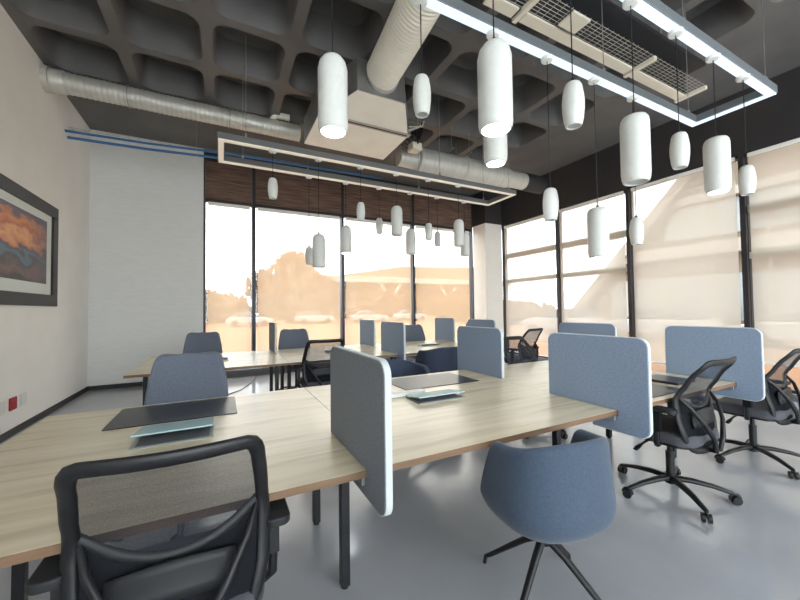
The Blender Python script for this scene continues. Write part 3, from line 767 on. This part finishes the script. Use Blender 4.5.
def grey_chair():
    t = thing('upholstered_swivel_chair', (0, 0, 0), 'x', 'chair', 'blue grey upholstered swivel chairs')
    star_base(t)
    MB().cyl((0, 0, .13), (0, 0, .42), .024, seg=16).build('gas_column', M['plastic'], t, smooth=40)
    s = MB(); rows = []
    for (k, z) in ((.80, .425), (.97, .435), (1.0, .465), (.97, .495), (.86, .51), (.4, .505), (.02, .502)):
        rows.append([(x*k, y*k, z) for x, y in rrect(-.25, -.22, .25, .25, .09, 5)])
    V = s.grid(rows, True); s.bm.faces.new(V[0]); s.bm.faces.new(V[-1]); s.build('seat', M['grey_fab'], t, smooth=60)
    # tapered curved back
    T = [(.44, .20, -.20), (.50, .235, -.225), (.60, .262, -.25), (.72, .268, -.27), (.85, .250, -.297), (.96, .230, -.325), (1.005, .219, -.338), (1.028, .200, -.346), (1.036, .165, -.349)]
    m = MB(); rows = []
    for z, w, y in T: rows.append([(u*w, y+.05*u*u, z) for u in [-1+2*i/14 for i in range(15)]])
    m.grid(rows); m.build('backrest', M['grey_fab'], t, solid=.045, sub=1)
    MB().box((-.05, -.24, .42), (.05, -.02, .435)).build('back_bracket', M['plastic'], t, bevel=.004)
    return t
used = {}
mc = mesh_chair(); tb = tub_chair(M['blue_fab'], 'blue tub chairs'); nv = tub_chair(M['navy_fab'], 'navy tub chairs'); gc = grey_chair()
place(mc, used, (-.115, 1.385, 0), 0, 'black mesh office chair in the left foreground, cut off by the photo bottom')
place(mc, used, (2.90, 1.385, 0), .02, 'black mesh office chair between the two large blue screens, at the right near desk')
place(mc, used, (4.15, 1.335, 0), .03, 'black mesh office chair at the right edge of the photo, past the last blue screen')
place(mc, used, (3.12, 2.80, 0), PI+.1, 'black mesh office chair across the near desks, facing us behind the blue screen')
place(mc, used, (1.13, 4.42, 0), -.05, 'black mesh office chair at the back desks, back to us, left of the grey screen')
place(mc, used, (4.62, 4.45, 0), .15, 'far black mesh chair right of the back desks, nearest the white column')
place(tb, used, (1.345, 1.175, 0), -.16, 'blue fabric tub chair on a black four-star base in the foreground')
place(nv, used, (1.54, 2.98, 0), PI+.1, 'navy tub chair showing just its curved rim behind the middle near desk')
place(nv, used, (2.72, 4.15, 0), .0, 'navy tub chair with its back to us at the right back desk')
place(gc, used, (-.21, 2.76, 0), PI, 'blue grey upholstered swivel chair facing us at the nearest desk, behind the desk pad')
place(gc, used, (-.24, 5.82, 0), PI, 'blue grey upholstered chair by the windows, leftmost, beside the grey wall')
place(gc, used, (1.09, 5.82, 0), PI-.05, 'blue grey upholstered chair by the windows, right of the narrow grey screen')
place(gc, used, (3.42, 5.82, 0), PI, 'blue grey upholstered chair by the windows, between the second and third far screens')
place(gc, used, (4.98, 5.82, 0), PI, 'blue grey upholstered chair by the windows, rightmost, beside the third far screen')

for o in list(bpy.data.objects):
    if o.get('group') == 'blue tub chairs': o.scale = (.95, .95, 1)
    if o.get('group') == 'navy tub chairs': o.scale = (1.12, 1.1, 1.05)
# floor cable
t = thing('power_cable', (0, 0, 0), 'thin black cable trailing across the floor below the back windows', 'cable')
MB().tube([(-.5, 6.3, .006), (-.2, 6.25, .006), (.10, 6.35, .006), (.30, 6.6, .006), (.45, 7.0, .006), (.58, 7.4, .006), (.66, 7.9, .006)], .006, 8).build('cord', M['cord'], t, smooth=50)

# ------------------------------------------------------------------ outdoors
g = MB().box((-120, YB+.6, -.3), (140, 160, -.15)); g.box((XR+.6, -60, -.3), (140, YB+.6, -.15)); struct(g.build('ground', M['ground']))
def foliage(blobs, n, size, seed):
    rnd = random.Random(seed); m = MB()
    for (cx, cy, cz, rx, ry, rz) in blobs:
        k = int(n*rx*rz)
        for _ in range(k):
            v = Vector((rnd.gauss(0, 1), rnd.gauss(0, 1), rnd.gauss(0, 1))).normalized()*(rnd.random()**.35)
            p = Vector((cx+v.x*rx, cy+v.y*ry, cz+v.z*rz)); s = size*(.6+.8*rnd.random())
            R = Euler((rnd.random()*6, rnd.random()*6, rnd.random()*6)).to_matrix()
            m._add([p+R@Vector(q)*s for q in ((-1, -.6, 0), (1, -.6, .2), (1, .6, 0), (-1, .6, -.2))], [(0, 1, 2, 3)])
    return m
def tree(loc, blobs, n, size, trunk, lab, m, seed):
    t = thing('tree', loc, lab, 'tree', 'trees outside the back windows')
    foliage(blobs, n, size, seed).build('foliage', m, t)
    MB().tube([(0, 0, 0), (.1, 0, trunk*.5), (0, 0, trunk)], [.35, .26, .15], 10).build('trunk', M['trunk'], t, smooth=50)
tree((8.0, 45, -.15), [(0, 0, 4.6, 4.0, 2.6, 3.2), (.4, 0, 7.2, 2.4, 2.0, 1.7), (3.6, 0, 3.8, 2.6, 2, 2.4), (-3.6, 0, 4.4, 1.8, 2, 2.2), (0, 0, 1.7, 5, 1.5, 1.5)], 130, .30, 5.5, 'big rounded tree seen through the second back window bay', M['leaf'], 1)
tree((-3.2, 52, -.15), [(0, 0, 2.3, 4.5, 2.5, 2.2), (4, 0, 2.0, 3, 2.5, 1.9), (-4, 0, 2.0, 4, 2, 1.8)], 110, .3, 2.5, 'low yellow green trees seen through the leftmost back window', M['hedge'], 2)
tree((20, 45, -.15), [(0, 0, 2.2, 3.2, 2, 2.2), (3.6, 0, 1.8, 3, 2, 1.8)], 130, .28, 2.4, 'low bushy tree before the long building, third back window', M['hedge'], 3)
tree((35, 46, -.15), [(0, 0, 2.4, 3.6, 2, 2.2), (-3.8, 0, 1.9, 2.6, 2, 1.7)], 130, .28, 2.4, 'low bushy tree before the long building, fourth back window', M['hedge'], 4)
# long low building beyond the car park
t = thing('long_building', (30, 66, -.15), 'long tan building with a white roof edge and slanted struts beyond the back windows', 'building')
MB().box((-17, 0, 0), (30, 12, 6.8)).build('wall', M['b_tan'], t)
MB().box((-21, -4, 6.8), (32, 13, 7.9)).build('roof_slab', M['b_white'], t, bevel=.1)
MB().prism([(-12, 7.9), (30, 7.9), (30, 11.4), (4, 10.6)], -1, 10, 'y').build('upper_roof', M['b_beige'], t)
for x in (-14, 0, 14):
    for s in (-1, 1):
        MB().tube([(x, -3.5, 3.2), (x+s*2.4, -3.5, 6.9)], .32, 8).build('strut', M['b_white'], t)
# cars
def car():
    t = thing('parked_car', (0, 0, 0), 'x', 'car', 'parked cars outside')
    MB().prism([(-2.1, .3), (2.1, .3), (2.15, .72), (1.2, .92), (-1.9, .95), (-2.15, .7)], -.85, .85, 'y').build('body', M['car_w'], t, bevel=.08)
    MB().prism([(-1.75, .93), (.95, .93), (.3, 1.42), (-1.2, 1.45)], -.74, .74, 'y').build('cabin', M['car_g'], t, bevel=.06)
    for x in (-1.35, 1.35):
        for y in (-.78, .78): MB().cyl((x, y-.1, .32), (x, y+.1, .32), .32, seg=18).build('wheel', M['rubber'], t)
    return t
cp = car(); cars = [(-3.6, 40), (2.6, 38), (9.5, 40), (15.5, 38), (21.5, 39), (28, 38), (35, 40)]
names = ['leftmost of the parked row', 'second of the parked row from the left', 'third of the parked row, below the big tree', 'fourth of the parked row from the left',
         'fifth of the parked row, before the long building', 'sixth of the parked row from the left', 'rightmost of the parked row']
for (x, y), nm in zip(cars, names):
    place(cp, used, (x, y, -.15), random.uniform(-.1, .1), 'pale car outside the back windows, '+nm)
for (x, y), nm in zip([(17.3, 13.5), (17.2, 8.6), (17.4, 3.8)], ['left of three beyond the right windows', 'middle of three beyond the right windows', 'right of three beyond the right windows']):
    place(cp, used, (x, y, -.15), PI/2+random.uniform(-.06, .06), 'pale car by the sloped-roof building, '+nm)
# sloped building to the right, facade parallel to the window wall
t = thing('sloped_building', (21, 0, -.15), 'pale two-storey glazed building with a steep sloping roof beyond the right windows', 'building')
MB().prism([(-30, 0), (14.6, 0), (13.2, 3.3), (8.7, 8.1), (-6, 23.8), (-30, 23.8)], .3, 9, 'x').build('wall', M['b_beige'], t)
MB().prism([(15.6, .4), (16.0, .6), (13.3, 3.4), (8.75, 8.25), (-6, 24.1), (-6, 23.3), (8.3, 8.0), (12.8, 3.2)], -.5, 9, 'x').build('roof_edge', M['b_white'], t)
MB().box((-.35, -30, 3.95), (.3, 12.3, 4.55)).build('floor_slab_edge', M['b_white'], t)
MB().box((-.1, -30, 6.6), (.3, 9.6, 7.0)).build('sunshade_band', M['b_white'], t)
MB().box((.2, -30, 4.9), (.28, 10.0, 6.5)).build('upper_glazing', M['b_glass'], t)
MB().box((.2, -30, .8), (.28, 13, 3.0)).build('lower_glazing', M['b_glass'], t)
for k in range(15):
    y = -16+2.0*k; MB().box((.1, y-.05, .8), (.2, y+.05, 6.5 if y < 10 else 3.0)).build('mullion', M['b_mull'], t)
t = thing('hedge', (24, 26, -.15), 'long clipped hedge beyond the right windows near the column', 'hedge')
foliage([(0, 0, 1.0, 1.4, 8, 1.2), (0, 6, 1.4, 1.8, 4, 1.6)], 900, .22, 9).build('foliage', M['hedge'], t)

# ------------------------------------------------------------------ light
w = bpy.data.worlds.new('sky'); sc.world = w; w.use_nodes = True; nt = w.node_tree
bg = nt.nodes['Background']; bg.inputs['Strength'].default_value = 3.4
tc = nt.nodes.new('ShaderNodeTexCoord'); mp = nt.nodes.new('ShaderNodeMapping'); mp.inputs['Scale'].default_value = (1, 1, 3.5)
n = nt.nodes.new('ShaderNodeTexNoise'); n.inputs['Scale'].default_value = 3.0; n.inputs['Detail'].default_value = 6
r = nt.nodes.new('ShaderNodeValToRGB'); r.color_ramp.elements[0].position = .30; r.color_ramp.elements[1].position = .50
r.color_ramp.elements[0].color = (.16, .24, .36, 1); r.color_ramp.elements[1].color = (.93, .975, 1, 1)
nt.links.new(tc.outputs['Generated'], mp.inputs[0]); nt.links.new(mp.outputs[0], n.inputs['Vector']); nt.links.new(n.outputs['Fac'], r.inputs[0]); nt.links.new(r.outputs[0], bg.inputs['Color'])
sl = bpy.data.lights.new('sun', 'SUN'); sl.energy = 2.0; sl.angle = .05; sl.color = (1, .93, .82)
so = bpy.data.objects.new('sun', sl); COL.objects.link(so); so.rotation_euler = (math.radians(27), 0, math.radians(-20))

# ------------------------------------------------------------------ camera
f, yaw, pit, rol = 348.06, .475143, .0274032, -.0126523
fw = Vector((math.sin(yaw)*math.cos(pit), math.cos(yaw)*math.cos(pit), math.sin(pit)))
rt = Vector((math.cos(yaw), -math.sin(yaw), 0)); up = rt.cross(fw)
c, s_ = math.cos(rol), math.sin(rol)
r2 = c*rt+s_*up; u2 = -s_*rt+c*up
cam = bpy.data.cameras.new('camera'); co = bpy.data.objects.new('camera', cam); COL.objects.link(co)
cam.sensor_fit = 'HORIZONTAL'; cam.sensor_width = 36; cam.lens = f/800*36; cam.clip_start = .02; cam.clip_end = 400
Mx = Matrix((r2, u2, -fw)).transposed().to_4x4(); Mx.translation = (0, 0, 1.35); co.matrix_world = Mx
sc.camera = co
sc.view_settings.view_transform = 'Standard'; sc.view_settings.look = 'None'; sc.view_settings.gamma = 1; sc.view_settings.use_curve_mapping = False
sc.view_settings.exposure = 1.15
sc.cycles.max_bounces = 10; sc.cycles.diffuse_bounces = 5; sc.cycles.transparent_max_bounces = 16
sc.cycles.sample_clamp_indirect = 6.0
